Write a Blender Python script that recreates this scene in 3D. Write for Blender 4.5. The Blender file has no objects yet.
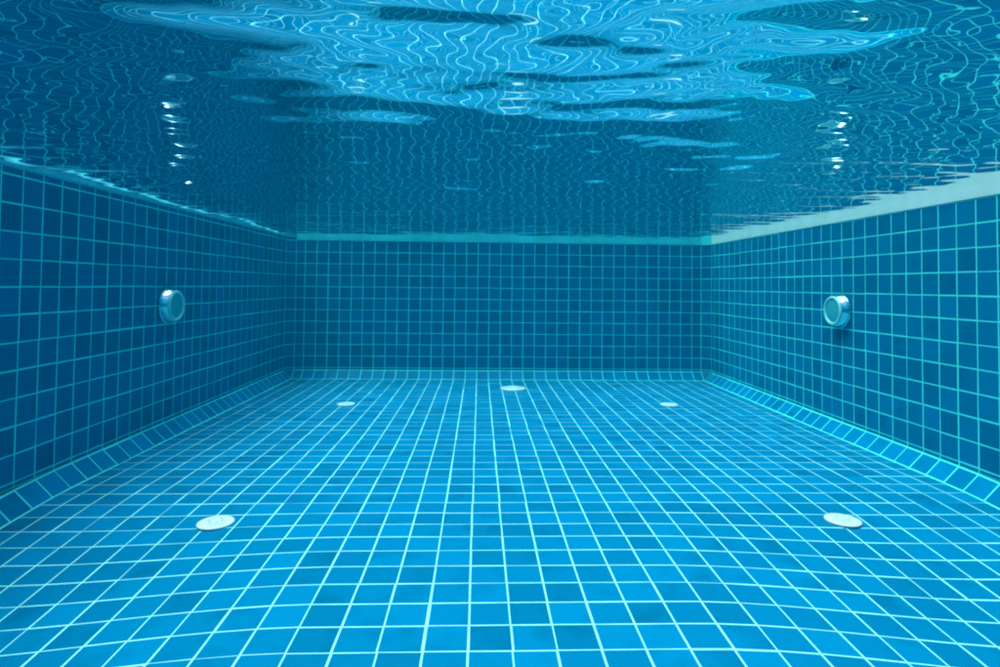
import bpy, math, random
import numpy as np
from mathutils import Matrix, Vector

random.seed(7)
rng = np.random.default_rng(11)
scene = bpy.context.scene
R = math.radians
T = 0.1                      # one tile pitch, metres
W, ZW, ZB = 37.0, 12.35, 11.9     # pool width, water level, top of tiling (all in tiles)
YN = -78.0                   # near end of the pool, behind the camera

# ------------------------------------------------------------------ camera
cd = bpy.data.cameras.new('camera')
cam = bpy.data.objects.new('camera', cd)
scene.collection.objects.link(cam)
scene.camera = cam
cd.sensor_width = 36.0
cd.lens = 36.0 * 0.58998
cd.shift_y = -0.0642
cd.clip_start = 0.02
cd.clip_end = 2000.0
yaw, pit, rol = 0.03404, 0.02776, -0.01030
s, c = math.sin, math.cos
m1 = Matrix(((c(yaw), -s(yaw), 0), (s(yaw), c(yaw), 0), (0, 0, 1)))
m2 = Matrix(((1, 0, 0), (0, c(pit), s(pit)), (0, -s(pit), c(pit))))
m3 = Matrix(((c(rol), 0, -s(rol)), (0, 1, 0), (s(rol), 0, c(rol))))
M = m3 @ m2 @ m1             # rows: right, forward, up
rt, fw, up = Vector(M[0]), Vector(M[1]), Vector(M[2])
mw = Matrix((rt, up, -fw)).transposed().to_4x4()
mw.translation = Vector((16.652, -51.784, 8.1285)) * T
cam.matrix_world = mw

# ------------------------------------------------------------------ world, sun, exposure
SUN_EL, SUN_AZ = R(75), R(-84)     # azimuth measured from +Y towards +X; the sun stands on the left
world = bpy.data.worlds.new('World')
scene.world = world
world.use_nodes = True
wn = world.node_tree
wn.nodes.clear()
sky = wn.nodes.new('ShaderNodeTexSky')
sky.sky_type = 'NISHITA'
sky.sun_disc = False
sky.sun_elevation = SUN_EL
sky.sun_rotation = SUN_AZ
bg = wn.nodes.new('ShaderNodeBackground')
bg.inputs['Strength'].default_value = 0.15
wo = wn.nodes.new('ShaderNodeOutputWorld')
wn.links.new(sky.outputs[0], bg.inputs[0])
wn.links.new(bg.outputs[0], wo.inputs[0])

sd = bpy.data.lights.new('sun', 'SUN')
sd.energy = 2.6
sd.angle = R(50)
sd.color = (1.0, 0.96, 0.90)
sun = bpy.data.objects.new('sun', sd)
scene.collection.objects.link(sun)
to_sun = Vector((math.sin(SUN_AZ) * math.cos(SUN_EL), math.cos(SUN_AZ) * math.cos(SUN_EL), math.sin(SUN_EL)))
sun.rotation_euler = (-to_sun).to_track_quat('-Z', 'Y').to_euler()

scene.view_settings.view_transform = 'Standard'
scene.view_settings.look = 'None'
scene.view_settings.exposure = 1.02
scene.view_settings.gamma = 1.0
scene.view_settings.use_curve_mapping = False
cy = scene.cycles
cy.max_bounces = 10
cy.diffuse_bounces = 5
cy.glossy_bounces = 5
cy.transparent_max_bounces = 12
cy.volume_bounces = 0
cy.use_denoising = True
cy.caustics_reflective = False
cy.caustics_refractive = False
cy.sample_clamp_indirect = 6.0
cy.filter_width = 2.1

# ------------------------------------------------------------------ materials
def new_mat(name):
    m = bpy.data.materials.new(name)
    m.use_nodes = True
    nt = m.node_tree
    nt.nodes.clear()
    out = nt.nodes.new('ShaderNodeOutputMaterial')
    return m, nt, out

def simple(name, col, rough=0.5, metal=0.0, spec=0.5, noise=0.0, nscale=30.0, bump=0.0):
    m, nt, out = new_mat(name)
    p = nt.nodes.new('ShaderNodeBsdfPrincipled')
    p.inputs['Roughness'].default_value = rough
    p.inputs['Metallic'].default_value = metal
    p.inputs['Specular IOR Level'].default_value = spec
    tc = nt.nodes.new('ShaderNodeTexCoord')
    nz = nt.nodes.new('ShaderNodeTexNoise')
    nz.inputs['Scale'].default_value = nscale
    nz.inputs['Detail'].default_value = 6
    nt.links.new(tc.outputs['Object'], nz.inputs['Vector'])
    cr = nt.nodes.new('ShaderNodeValToRGB')
    cr.color_ramp.elements[0].position = 0.3
    cr.color_ramp.elements[1].position = 0.7
    cr.color_ramp.elements[0].color = tuple(x * (1 - noise) for x in col) + (1,)
    cr.color_ramp.elements[1].color = tuple(min(1, x * (1 + noise)) for x in col) + (1,)
    nt.links.new(nz.outputs['Fac'], cr.inputs[0])
    nt.links.new(cr.outputs[0], p.inputs['Base Color'])
    if bump:
        b = nt.nodes.new('ShaderNodeBump')
        b.inputs['Strength'].default_value = bump
        b.inputs['Distance'].default_value = 0.002
        nt.links.new(nz.outputs['Fac'], b.inputs['Height'])
        nt.links.new(b.outputs[0], p.inputs['Normal'])
    nt.links.new(p.outputs[0], out.inputs[0])
    return m

def tile_mat(name='blue_glazed_tile', col=(0.0005, 0.172, 0.345)):
    m, nt, out = new_mat(name)
    N, L = nt.nodes, nt.links
    p = N.new('ShaderNodeBsdfPrincipled')
    p.inputs['Roughness'].default_value = 0.22
    p.inputs['Specular IOR Level'].default_value = 0.025
    at = N.new('ShaderNodeAttribute'); at.attribute_name = 'tint'
    tc = N.new('ShaderNodeTexCoord')
    mul = N.new('ShaderNodeMath'); mul.operation = 'MULTIPLY'; mul.inputs[1].default_value = 37.0
    L.new(at.outputs['Fac'], mul.inputs[0])
    nz = N.new('ShaderNodeTexNoise'); nz.noise_dimensions = '4D'
    nz.inputs['Scale'].default_value = 7.0; nz.inputs['Detail'].default_value = 2.0
    L.new(tc.outputs['Object'], nz.inputs['Vector']); L.new(mul.outputs[0], nz.inputs['W'])
    # glaze: dark pools here and there on single tiles
    r1 = N.new('ShaderNodeMapRange')
    r1.inputs['From Min'].default_value = 0.54; r1.inputs['From Max'].default_value = 0.80
    r1.inputs['To Min'].default_value = 1.0; r1.inputs['To Max'].default_value = 0.70
    L.new(nz.outputs['Fac'], r1.inputs['Value'])
    r2 = N.new('ShaderNodeMapRange')
    r2.inputs['To Min'].default_value = 0.83; r2.inputs['To Max'].default_value = 1.12
    L.new(at.outputs['Fac'], r2.inputs['Value'])
    fine = N.new('ShaderNodeTexNoise'); fine.inputs['Scale'].default_value = 160; fine.inputs['Detail'].default_value = 4
    L.new(tc.outputs['Object'], fine.inputs['Vector'])
    r3 = N.new('ShaderNodeMapRange')
    r3.inputs['From Min'].default_value = 0.3; r3.inputs['From Max'].default_value = 0.7
    r3.inputs['To Min'].default_value = 0.94; r3.inputs['To Max'].default_value = 1.06
    L.new(fine.outputs['Fac'], r3.inputs['Value'])
    a = N.new('ShaderNodeMath'); a.operation = 'MULTIPLY'; L.new(r1.outputs[0], a.inputs[0]); L.new(r2.outputs[0], a.inputs[1])
    b = N.new('ShaderNodeMath'); b.operation = 'MULTIPLY'; L.new(a.outputs[0], b.inputs[0]); L.new(r3.outputs[0], b.inputs[1])
    vm = N.new('ShaderNodeVectorMath'); vm.operation = 'SCALE'
    vm.inputs[0].default_value = col
    L.new(b.outputs[0], vm.inputs['Scale'])
    L.new(vm.outputs[0], p.inputs['Base Color'])
    bp = N.new('ShaderNodeBump'); bp.inputs['Strength'].default_value = 0.12; bp.inputs['Distance'].default_value = 0.004
    L.new(nz.outputs['Fac'], bp.inputs['Height']); L.new(bp.outputs[0], p.inputs['Normal'])
    L.new(p.outputs[0], out.inputs[0])
    return m

TILE = tile_mat()
FTILE = tile_mat('floor_glazed_tile', (0.0004, 0.176, 0.355))
COVE = tile_mat('lighter_cove_tile', (0.0005, 0.205, 0.43))
GROUT = simple('pale_grout', (0.40, 0.86, 0.84), 0.8, 0, 0.1, 0.12, 14)
WGROUT = simple('wall_grout', (0.10, 0.99, 0.84), 0.8, 0, 0.1, 0.10, 14)
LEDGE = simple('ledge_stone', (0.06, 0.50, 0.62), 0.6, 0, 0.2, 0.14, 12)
BAND2 = simple('shaded_rim_stone', (0.08, 0.88, 0.84), 0.6, 0, 0.2, 0.14, 7)  # back rim stone: far-end shade and water tint put into its colour
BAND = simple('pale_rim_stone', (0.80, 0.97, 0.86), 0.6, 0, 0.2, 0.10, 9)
CEMENT = simple('pool_shell_cement', (0.30, 0.33, 0.34), 0.9, 0, 0.2, 0.15, 5)
DECK = simple('deck_stone', (0.42, 0.40, 0.36), 0.8, 0, 0.3, 0.18, 3, 0.3)
STEEL = simple('polished_steel', (0.82, 0.90, 0.92), 0.09, 1.0, 0.5, 0.04, 40)
RING = simple('pale_ring_plastic', (0.35, 0.85, 0.80), 0.3, 0, 0.5, 0.05, 30)
LENS = simple('frosted_lens', (0.06, 0.46, 0.52), 0.25, 0, 0.5, 0.10, 60)
WHITE = simple('white_plastic', (0.84, 0.74, 0.73), 0.35, 0, 0.4, 0.03, 40)
SLOT = simple('shaded_slot_plastic', (0.40, 0.52, 0.58), 0.6, 0, 0.3, 0.05, 40)

def water_mat():
    m, nt, out = new_mat('pool_water_surface')
    N, L = nt.nodes, nt.links
    fr = N.new('ShaderNodeFresnel'); fr.inputs['IOR'].default_value = 1.333
    tr = N.new('ShaderNodeBsdfTransparent')
    gl = N.new('ShaderNodeBsdfGlossy'); gl.inputs['Roughness'].default_value = 0.018
    gl.inputs['Color'].default_value = (0.97, 0.99, 1.0, 1)
    mx = N.new('ShaderNodeMixShader')
    L.new(fr.outputs[0], mx.inputs[0]); L.new(tr.outputs[0], mx.inputs[1]); L.new(gl.outputs[0], mx.inputs[2])
    L.new(mx.outputs[0], out.inputs[0])
    return m
WATER = water_mat()

# ------------------------------------------------------------------ helpers
def link_mesh(name, verts, faces, mat, parent=None, smooth=False, attr=None, loc=None):
    me = bpy.data.meshes.new(name)
    me.from_pydata([tuple(v) for v in verts], [], faces)
    me.update()
    if mat: me.materials.append(mat)
    if smooth: me.polygons.foreach_set('use_smooth', [True] * len(me.polygons))
    if attr is not None:
        a = me.attributes.new('tint', 'FLOAT', 'FACE')
        a.data.foreach_set('value', attr)
    o = bpy.data.objects.new(name, me)
    scene.collection.objects.link(o)
    if parent: o.parent = parent
    if loc: o.location = loc
    return o

def tag(o, label=None, cat=None, group=None, kind=None):
    if label: o['label'] = label
    if cat: o['category'] = cat
    if group: o['group'] = group
    if kind: o['kind'] = kind
    return o

def empty(name, loc, label, cat, group=None):
    o = bpy.data.objects.new(name, None)
    o.empty_display_size = 0.1
    scene.collection.objects.link(o)
    o.location = loc
    return tag(o, label, cat, group)

def sm(t):
    t = max(0.0, min(1.0, t)); return t * t * (3 - 2 * t)

def fall(X, Y):
    """slight fall of the floor towards the outer near corners (tiles)"""
    return -0.80 * sm((abs(X - 17.3) - 4.5) / 10.0) * sm((-Y - 27.5) / 12.0)

GAP = 0.045      # grout width in tiles
BEV = 0.014
HGT = 0.007
class Field:
    """tiles and their grout bed in tile units, on patches P(u,v) = o + u*U + v*V with normal N"""
    def __init__(self, gap=GAP):
        self.gap = gap
        self.v, self.f, self.t, self.gv, self.gf = [], [], [], [], []
    def patch(self, o, U, V, us, vs, clip=None, floor=False, warp=None, jit=0.005):
        o, U, V = Vector(o), Vector(U).normalized(), Vector(V).normalized()
        Nn = U.cross(V).normalized()
        so = {}
        def P(u, v, h):
            if warp: u, v = warp(u, v)
            q = o + U * u + V * v + Nn * h
            if floor: q.z += fall(q.x, q.y)
            return q * T
        # grout bed
        b = len(self.gv); nu, nv = len(us), len(vs)
        for j in range(nv):
            for i in range(nu): self.gv.append(P(us[i], vs[j], 0.0))
        for j in range(nv - 1):
            for i in range(nu - 1):
                a = b + j * nu + i
                self.gf.append((a, a + 1, a + 1 + nu, a + nu))
        for j in range(nv - 1):
            for i in range(nu - 1):
                k = (i // 3, j // 3)
                if k not in so: so[k] = (random.gauss(0, .006), random.gauss(0, .007), random.gauss(0, .0012))
                du, dv, dr = so[k]
                du += random.gauss(0, jit); dv += random.gauss(0, jit)
                u0, u1, v0, v1 = us[i] + self.gap / 2, us[i + 1] - self.gap / 2, vs[j] + self.gap / 2, vs[j + 1] - self.gap / 2
                if u1 - u0 < .05 or v1 - v0 < .02: continue
                cu, cv = (u0 + u1) / 2, (v0 + v1) / 2
                if u1 - u0 < .5: du = 0
                if v1 - v0 < .5: dv = 0
                tilt_u, tilt_v = random.gauss(0, .003), random.gauss(0, .003)
                b = len(self.v)
                for ins, h in ((0, 0.0), (BEV * .3, HGT * .7), (BEV, HGT)):
                    for (a, c_) in ((u0 + ins, v0 + ins), (u1 - ins, v0 + ins), (u1 - ins, v1 - ins), (u0 + ins, v1 - ins)):
                        x, y = a - cu, c_ - cv
                        hh = h + ((x * tilt_u + y * tilt_v) if h else 0)
                        self.v.append(P(cu + x - dr * y + du, cv + y + dr * x + dv, hh))
                t = random.random()
                for lv in (0, 4):
                    for q in range(4):
                        r = (q + 1) % 4
                        self.f.append((b + lv + q, b + lv + r, b + lv + 4 + r, b + lv + 4 + q)); self.t.append(t)
                self.f.append((b + 8, b + 9, b + 10, b + 11)); self.t.append(t)
        return self
    def build(self, tname, gname, parent):
        a = link_mesh(tname, self.v, self.f, COVE if tname == 'cove_tiles' else TILE, parent, attr=self.t)
        g = link_mesh(gname, self.gv, self.gf, WGROUT, parent)
        return a, g

def lines(lo, hi, phase):
    k = math.ceil(lo - phase + 0.12)
    out = [lo]
    x = phase + k
    while x < hi - 0.12:
        out.append(x); x += 1
    out.append(hi)
    return out

def box(name, lo, hi, mat, parent=None, bevel=0.0):
    import bmesh
    bm = bmesh.new()
    bmesh.ops.create_cube(bm, size=1)
    for v in bm.verts:
        v.co = Vector([(lo[k] + hi[k]) / 2 + v.co[k] * (hi[k] - lo[k]) for k in range(3)])
    if bevel: bmesh.ops.bevel(bm, geom=bm.edges, offset=bevel, segments=2, affect='EDGES')
    me = bpy.data.meshes.new(name); bm.to_mesh(me); bm.free()
    me.materials.append(mat)
    o = bpy.data.objects.new(name, me); scene.collection.objects.link(o)
    if parent: o.parent = parent
    return o

# ------------------------------------------------------------------ pool floor
C = 0.7                       # leg of the 45 degree coves
xs = lines(C, W - C, 0.48)
xs[1:] = [x for x in xs[1:]]
fl = Field()
fl.patch((0, 0, 0), (1, 0, 0), (0, 1, 0), xs, lines(YN + C, -C, -0.435), floor=True)
import mathutils
fo = link_mesh('pool_floor', fl.gv, fl.gf, GROUT)
tag(fo, 'floor of the pool covered in small square blue tiles with pale grout', kind='structure')
ft = link_mesh('floor_tiles', fl.v, fl.f, FTILE, fo, attr=fl.t)

# ------------------------------------------------------------------ walls
wall_rows = [C, 0.9] + [0.9 + k for k in range(1, 12)]           # last line at 11.9
rows_left = wall_rows + [12.185]

# left wall
lw = empty('pool_wall', (0, YN * T / 2, 0), 'long tiled wall in shade on the left, tiles reaching right up to the water', 'wall')
def rel(o, par):
    o.parent = par
    o.matrix_parent_inverse = Matrix.Translation(-Vector(par.location))
    return o
def finish(field, par, tn='wall_tiles', gn='grout'):
    a, g = field.build(tn, gn, None)
    rel(a, par); rel(g, par)
f = Field(0.064)
f.patch((0, 0, 0), (0, 1, 0), (0, 0, 1), lines(YN, -C, 0.198), rows_left)      # normal +x : U x V = (0,1,0)x(0,0,1) = (1,0,0)
finish(f, lw)
f = Field(0.064)
dg = Vector((1, 0, -1)).normalized()
LC = C * math.sqrt(2)
# cove along the floor: u runs along y, v climbs from floor (x=C,z=0) to wall (x=0,z=C)
f.patch((C, 0, 0), (0, 1, 0), (-1, 0, 1), lines(YN, -C - 0.02, 0.198), [0, .024, LC - .024, LC], floor=True)
finish(f, lw, 'cove_tiles', 'cove_grout')
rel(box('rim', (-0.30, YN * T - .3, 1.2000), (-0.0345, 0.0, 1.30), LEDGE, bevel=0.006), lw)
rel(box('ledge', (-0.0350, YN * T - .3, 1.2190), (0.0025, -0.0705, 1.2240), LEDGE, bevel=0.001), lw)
rel(box('shell', (-0.30, YN * T - .3, -0.05), (-0.003, 0.0, 1.1995), CEMENT), lw)

# right wall
rw = empty('pool_wall', (W * T, YN * T / 2, 0), 'long tiled wall on the right under a broad pale rim at the water line', 'wall')
f = Field(0.064)
f.patch((W, 0, 0), (0, -1, 0), (0, 0, 1), [-y for y in reversed(lines(YN, -C, 0.71))], wall_rows)
finish(f, rw)
f = Field(0.064)
f.patch((W - C, 0, 0), (0, -1, 0), (1, 0, 1), [-y for y in reversed(lines(YN, -C - 0.02, 0.71))], [0, .024, LC - .024, LC], floor=True)
finish(f, rw, 'cove_tiles', 'cove_grout')
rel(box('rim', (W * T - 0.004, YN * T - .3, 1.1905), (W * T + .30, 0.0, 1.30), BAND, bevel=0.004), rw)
rel(box('shell', (W * T + 0.003, YN * T - .3, -0.05), (W * T + .30, 0.0, 1.1895), CEMENT), rw)

# back wall with its two cut corners
bw = empty('pool_wall', (W * T / 2, 0, 0), 'far tiled end wall of the pool facing the camera, pale rim along its top', 'wall')
f = Field(0.064)
f.patch((0, 0, 0), (1, 0, 0), (0, 0, 1), lines(C, W - C, 0.48), wall_rows)
finish(f, bw)
f = Field(0.064)
f.patch((0, -C, 0), (1, 1, 0), (0, 0, 1), [0.02, LC], [C, 0.9] + rows_left[2:])
f.patch((W - C, 0, 0), (1, -1, 0), (0, 0, 1), [0, LC - .02], wall_rows)
finish(f, bw, 'corner_tiles', 'corner_grout')
f = Field(0.064)
f.patch((0, -C, 0), (1, 0, 0), (0, 1, 1), lines(C, W - C, 0.48), [0, .024, LC - .024, LC])
finish(f, bw, 'cove_tiles', 'cove_grout')
# little mitre pieces where the coves meet in the corners
tri_v, tri_f = [], []
for q in (((C, -C, 0), (0, -C, C), (C, 0, C)), ((W - C, -C, 0), (W, -C, C), (W - C, 0, C))):
    b = len(tri_v)
    ce = (Vector(q[0]) + Vector(q[1]) + Vector(q[2])) / 3
    for p_ in q: tri_v.append((ce + (Vector(p_) - ce) * .93 + Vector((0, -.012, .012))) * T)
    tri_f.append((b, b + 1, b + 2))
    b = len(tri_v)
    for p_ in q: tri_v.append(Vector(p_) * T)
    tri_f.append((b, b + 1, b + 2))
o = link_mesh('corner_piece', tri_v, tri_f, TILE, None, attr=[.5] * 4)
o.data.materials.append(GROUT)
for k, pl in enumerate(o.data.polygons): pl.material_index = k % 2
rel(o, bw)
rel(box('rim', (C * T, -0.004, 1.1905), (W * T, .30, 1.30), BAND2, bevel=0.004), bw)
# rim across the right cut corner
def prism(name, pts, z0, z1, mat, par):
    n = len(pts)
    v = [(x, y, z0) for x, y in pts] + [(x, y, z1) for x, y in pts]
    fcs = [tuple(reversed(range(n))), tuple(range(n, 2 * n))] + [(i, (i + 1) % n, n + (i + 1) % n, n + i) for i in range(n)]
    return rel(link_mesh(name, v, fcs, mat), par)
e = .0028
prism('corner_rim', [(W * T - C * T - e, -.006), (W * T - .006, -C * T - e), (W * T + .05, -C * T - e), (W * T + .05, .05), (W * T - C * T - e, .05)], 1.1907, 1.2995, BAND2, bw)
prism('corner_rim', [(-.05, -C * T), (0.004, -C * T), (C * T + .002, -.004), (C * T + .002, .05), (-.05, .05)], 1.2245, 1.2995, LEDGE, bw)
rel(box('shell', (-.3, 0.003, -0.05), (W * T + .30, .30, 1.1895), CEMENT), bw)

# near end wall, behind the camera
nw = empty('pool_wall', (W * T / 2, YN * T, 0), 'tiled near end wall of the pool behind the camera', 'wall')
f = Field(0.064)
f.patch((W, YN, 0), (-1, 0, 0), (0, 0, 1), lines(0, W, 0.48), [0] + wall_rows)
finish(f, nw)
rel(box('rim', (0.008, YN * T - .3, 1.1905), (W * T - .006, YN * T + .004, 1.2985), BAND, bevel=.004), nw)
rel(box('shell', (0, YN * T - .3, -0.05), (W * T, YN * T - .003, 1.1895), CEMENT), nw)

# ------------------------------------------------------------------ deck round the pool, out to the horizon
dv, df = [], []
x0, x1, y0, y1, B = -.29, W * T + .29, YN * T - .29, .29, 16.0
z = 1.292
for (a, b_, c_, d) in ((-B, -B, B, y0), (-B, y1, B, B), (-B, y0, x0, y1), (x1, y0, B, y1)):
    k = len(dv)
    dv += [(a, b_, z), (c_, b_, z), (c_, d, z), (a, d, z)]
    df.append((k, k + 1, k + 2, k + 3))
tag(link_mesh('pool_deck', dv, df, DECK), 'pale stone deck around the pool', kind='structure')

# ------------------------------------------------------------------ water surface: real waves
nx, ny = 520, 1150
fine = np.array([.001, .0025, .004, .006, .0085, .012, .017, .024])
gx = np.concatenate([np.linspace(-.034, -.002, 10), fine, np.linspace(.032, W * T - .032, nx - 26), (W * T - fine)[::-1]])
gy = np.concatenate([np.linspace(YN * T + .001, -.032, ny - 8), -fine[::-1]])
X, Y = np.meshgrid(gx, gy)
Z = np.zeros_like(X)
def waves(n, l0, l1, slope, spread, main, seed):
    r = np.random.default_rng(seed)
    h = np.zeros_like(X); 
    for _ in range(n):
        lam = math.exp(r.uniform(math.log(l0), math.log(l1)))
        th = main + r.normal(0, spread)
        k = 2 * math.pi / lam
        a = slope / k * math.sqrt(2.0 / n) * r.uniform(.6, 1.4)
        h += a * np.sin(k * (math.cos(th) * X + math.sin(th) * Y) + r.uniform(0, 6.283))
    return h
patchy = 1 + .45 * np.sin(X * 2.1 + 1.0 + .8 * np.sin(Y * 1.3)) * np.sin(Y * 1.9 + .6 + np.sin(X * 1.1))
calm = np.clip(np.minimum(X, W * T - X) / 0.45, 0, 1)
calm = 0.45 + 0.55 * calm * calm * (3 - 2 * calm)
Z += waves(12, 0.9, 2.2, 0.009, 0.5, 1.45, 3)
Z += waves(36, 0.32, 0.75, 0.023, 0.34, 1.50, 4) * patchy * calm
Z += waves(90, 0.11, 0.27, 0.044, 0.32, 1.60, 15) * patchy * calm
Z += waves(120, 0.055, 0.12, 0.020, 0.55, 1.5, 6) * patchy * calm
edge = np.minimum(np.minimum(X + .035, W * T - X), -Y)
Z += 0.0030 * np.exp(-edge / 0.005)           # meniscus creeping up the walls
Zw = ZW * T + Z
verts = np.stack([X, Y, Zw], -1).reshape(-1, 3)
ii = np.arange(nx * ny).reshape(ny, nx)
quads = np.stack([ii[:-1, :-1], ii[:-1, 1:], ii[1:, 1:], ii[1:, :-1]], -1).reshape(-1, 4)
me = bpy.data.meshes.new('water')
me.vertices.add(len(verts)); me.vertices.foreach_set('co', verts.ravel())
me.loops.add(quads.size); me.loops.foreach_set('vertex_index', quads.ravel())
me.polygons.add(len(quads))
me.polygons.foreach_set('loop_start', np.arange(0, quads.size, 4))
me.polygons.foreach_set('use_smooth', np.ones(len(quads), dtype=bool))
me.update(calc_edges=True); me.validate()
me.materials.append(WATER)
wo_ = bpy.data.objects.new('water', me); scene.collection.objects.link(wo_)
tag(wo_, 'rippled water surface seen from below mirroring the tiled pool', kind='structure')

# ------------------------------------------------------------------ lathe
def lathe(name, prof, mat, parent, seg=64, close=False, smooth=True):
    """prof: list of (radius, z); spun about local z"""
    v, fcs = [], []
    n = len(prof)
    for r, z_ in prof:
        for k in range(seg):
            a = 2 * math.pi * k / seg
            v.append((r * math.cos(a), r * math.sin(a), z_))
    for j in range(n - 1):
        for k in range(seg):
            k2 = (k + 1) % seg
            fcs.append((j * seg + k, j * seg + k2, (j + 1) * seg + k2, (j + 1) * seg + k))
    if prof[-1][0] > 0: fcs.append(tuple((n - 1) * seg + k for k in range(seg)))
    o = link_mesh(name, v, fcs, mat, parent, smooth=smooth)
    if smooth:
        try: o.data.set_sharp_from_angle(angle=R(35))
        except Exception: pass
    return o

def torus_prof(Rm, zc, rr, n=10):
    return [(Rm + rr * math.cos(t), zc + rr * math.sin(t)) for t in [2 * math.pi * k / n for k in range(n)]]

def ring(name, Rm, zc, rr, mat, parent, seg=64, n=12):
    v, fcs = [], []
    for k in range(seg):
        a = 2 * math.pi * k / seg
        for q in range(n):
            t = 2 * math.pi * q / n
            r = Rm + rr * math.cos(t)
            v.append((r * math.cos(a), r * math.sin(a), zc + rr * math.sin(t)))
    for k in range(seg):
        for q in range(n):
            fcs.append((k * n + q, ((k + 1) % seg) * n + q, ((k + 1) % seg) * n + (q + 1) % n, k * n + (q + 1) % n))
    return link_mesh(name, v, fcs, mat, parent, smooth=True)

# ------------------------------------------------------------------ wall lamps
def wall_lamp(loc, ang, label):
    t = empty('pool_light', loc, label, 'pool light', 'round lights on the side walls')
    t.rotation_euler = (0, R(90) * ang, 0)
    lathe('mounting_flange', [(.0, .0005), (.094, .0005), (.096, .004), (.095, .011), (.090, .013)], STEEL, t)
    lathe('housing', [(.0880, .0125), (.0930, .0135), (.0945, .0165), (.0938, .0200), (.0850, .0420), (.0835, .0445), (.0800, .0462), (.076, .047)], STEEL, t)
    ring('trim_ring', .0735, .0480, .0085, RING, t)
    lathe('lens', [(.070, .046), (.064, .049), (.050, .0515), (.030, .053), (.010, .0535), (.001, .0535)], LENS, t)
    return t
wall_lamp((0.0016, -1.972, .688), 1, 'round steel pool light on the dark left wall')
wall_lamp((W * T - .0016, -1.922, .691), -1, 'round steel pool light on the brighter right wall under the pale rim')

# ------------------------------------------------------------------ floor inlets
def floor_inlet(loc, label, rot):
    t = empty('floor_inlet', loc, label, 'pool inlet', 'small round inlets in the floor')
    t.rotation_euler = (0, 0, rot)
    t.scale = (1, 1, 0.65)
    lathe('plate', [(.0595, .0), (.0600, .003), (.0585, .0065), (.054, .0085), (.040, .0100), (.0385, .0090), (.034, .0090)], WHITE, t)
    cp = lathe('cap', [(.0335, .0092), (.033, .0122), (.030, .0136), (.014, .0150), (.0130, .0138), (.0085, .0138), (.008, .0148), (.001, .0150)], WHITE, t)
    import bmesh
    bm = bmesh.new()
    for k in range(6):
        a0 = 2 * math.pi * k / 6 + .12
        n = 8
        ringv = []
        for q in range(n + 1):
            a = a0 + (2 * math.pi / 6 - .30) * q / n
            ringv.append((bm.verts.new((.0175 * math.cos(a), .0175 * math.sin(a), .0152)), bm.verts.new((.0255 * math.cos(a), .0255 * math.sin(a), .0147))))
        for q in range(n):
            bm.faces.new((ringv[q][0], ringv[q][1], ringv[q + 1][1], ringv[q + 1][0]))
    me = bpy.data.meshes.new('slot'); bm.to_mesh(me); bm.free(); me.materials.append(SLOT)
    s_ = bpy.data.objects.new('slots', me); scene.collection.objects.link(s_); s_.parent = cp
    return t
for (x, y, lab) in ((.7734, -3.109, 'white round floor inlet nearest the left wall in the foreground'),
                    (2.9695, -3.092, 'white round floor inlet nearest the right wall in the foreground'),
                    (.7714, -1.136, 'small distant floor inlet on the left, beyond the near left one'),
                    (2.9831, -1.115, 'small distant floor inlet on the right, beyond the near right one')):
    floor_inlet((x, y, T * (fall(x / T, y / T)) + .0012), lab, random.uniform(0, 6))

t = empty('main_drain', (1.9365, -.509, .0012), 'largest white round drain cover, in the middle of the floor before the far wall', 'floor drain')
lathe('frame', [(.098, .0), (.099, .004), (.096, .0075), (.086, .0085), (.084, .0075)], WHITE, t)
lathe('cover', [(.0835, .0076), (.080, .010), (.060, .0145), (.030, .0175), (.001, .0185)], WHITE, t)
v, fcs = [], []
for k in range(24):
    a = 2 * math.pi * k / 24
    for (r, z_) in ((.045, .0172), (.074, .0130)):
        for sgn in (-1, 1):
            aa = a + sgn * .0022 / r
            v.append((r * math.cos(aa), r * math.sin(aa), z_))
    b = len(v) - 4
    fcs.append((b, b + 2, b + 3, b + 1))
link_mesh('slots', v, fcs, SLOT, t)

# ------------------------------------------------------------------ the body of water: even, red-absorbing, faintly scattering
hm, nt, out = new_mat('clear_pool_water')
pv = nt.nodes.new('ShaderNodeVolumePrincipled')
pv.inputs['Color'].default_value = (0.0, 0.045, 0.075, 1)
pv.inputs['Absorption Color'].default_value = (0.22, 0.88, 0.94, 1)
pv.inputs['Density'].default_value = 0.40
nt.links.new(pv.outputs[0], out.inputs['Volume'])
hz = box('haze', (-18, -26, -1.2), (22, 18, 1.45), hm)
tag(hz, kind='stuff')
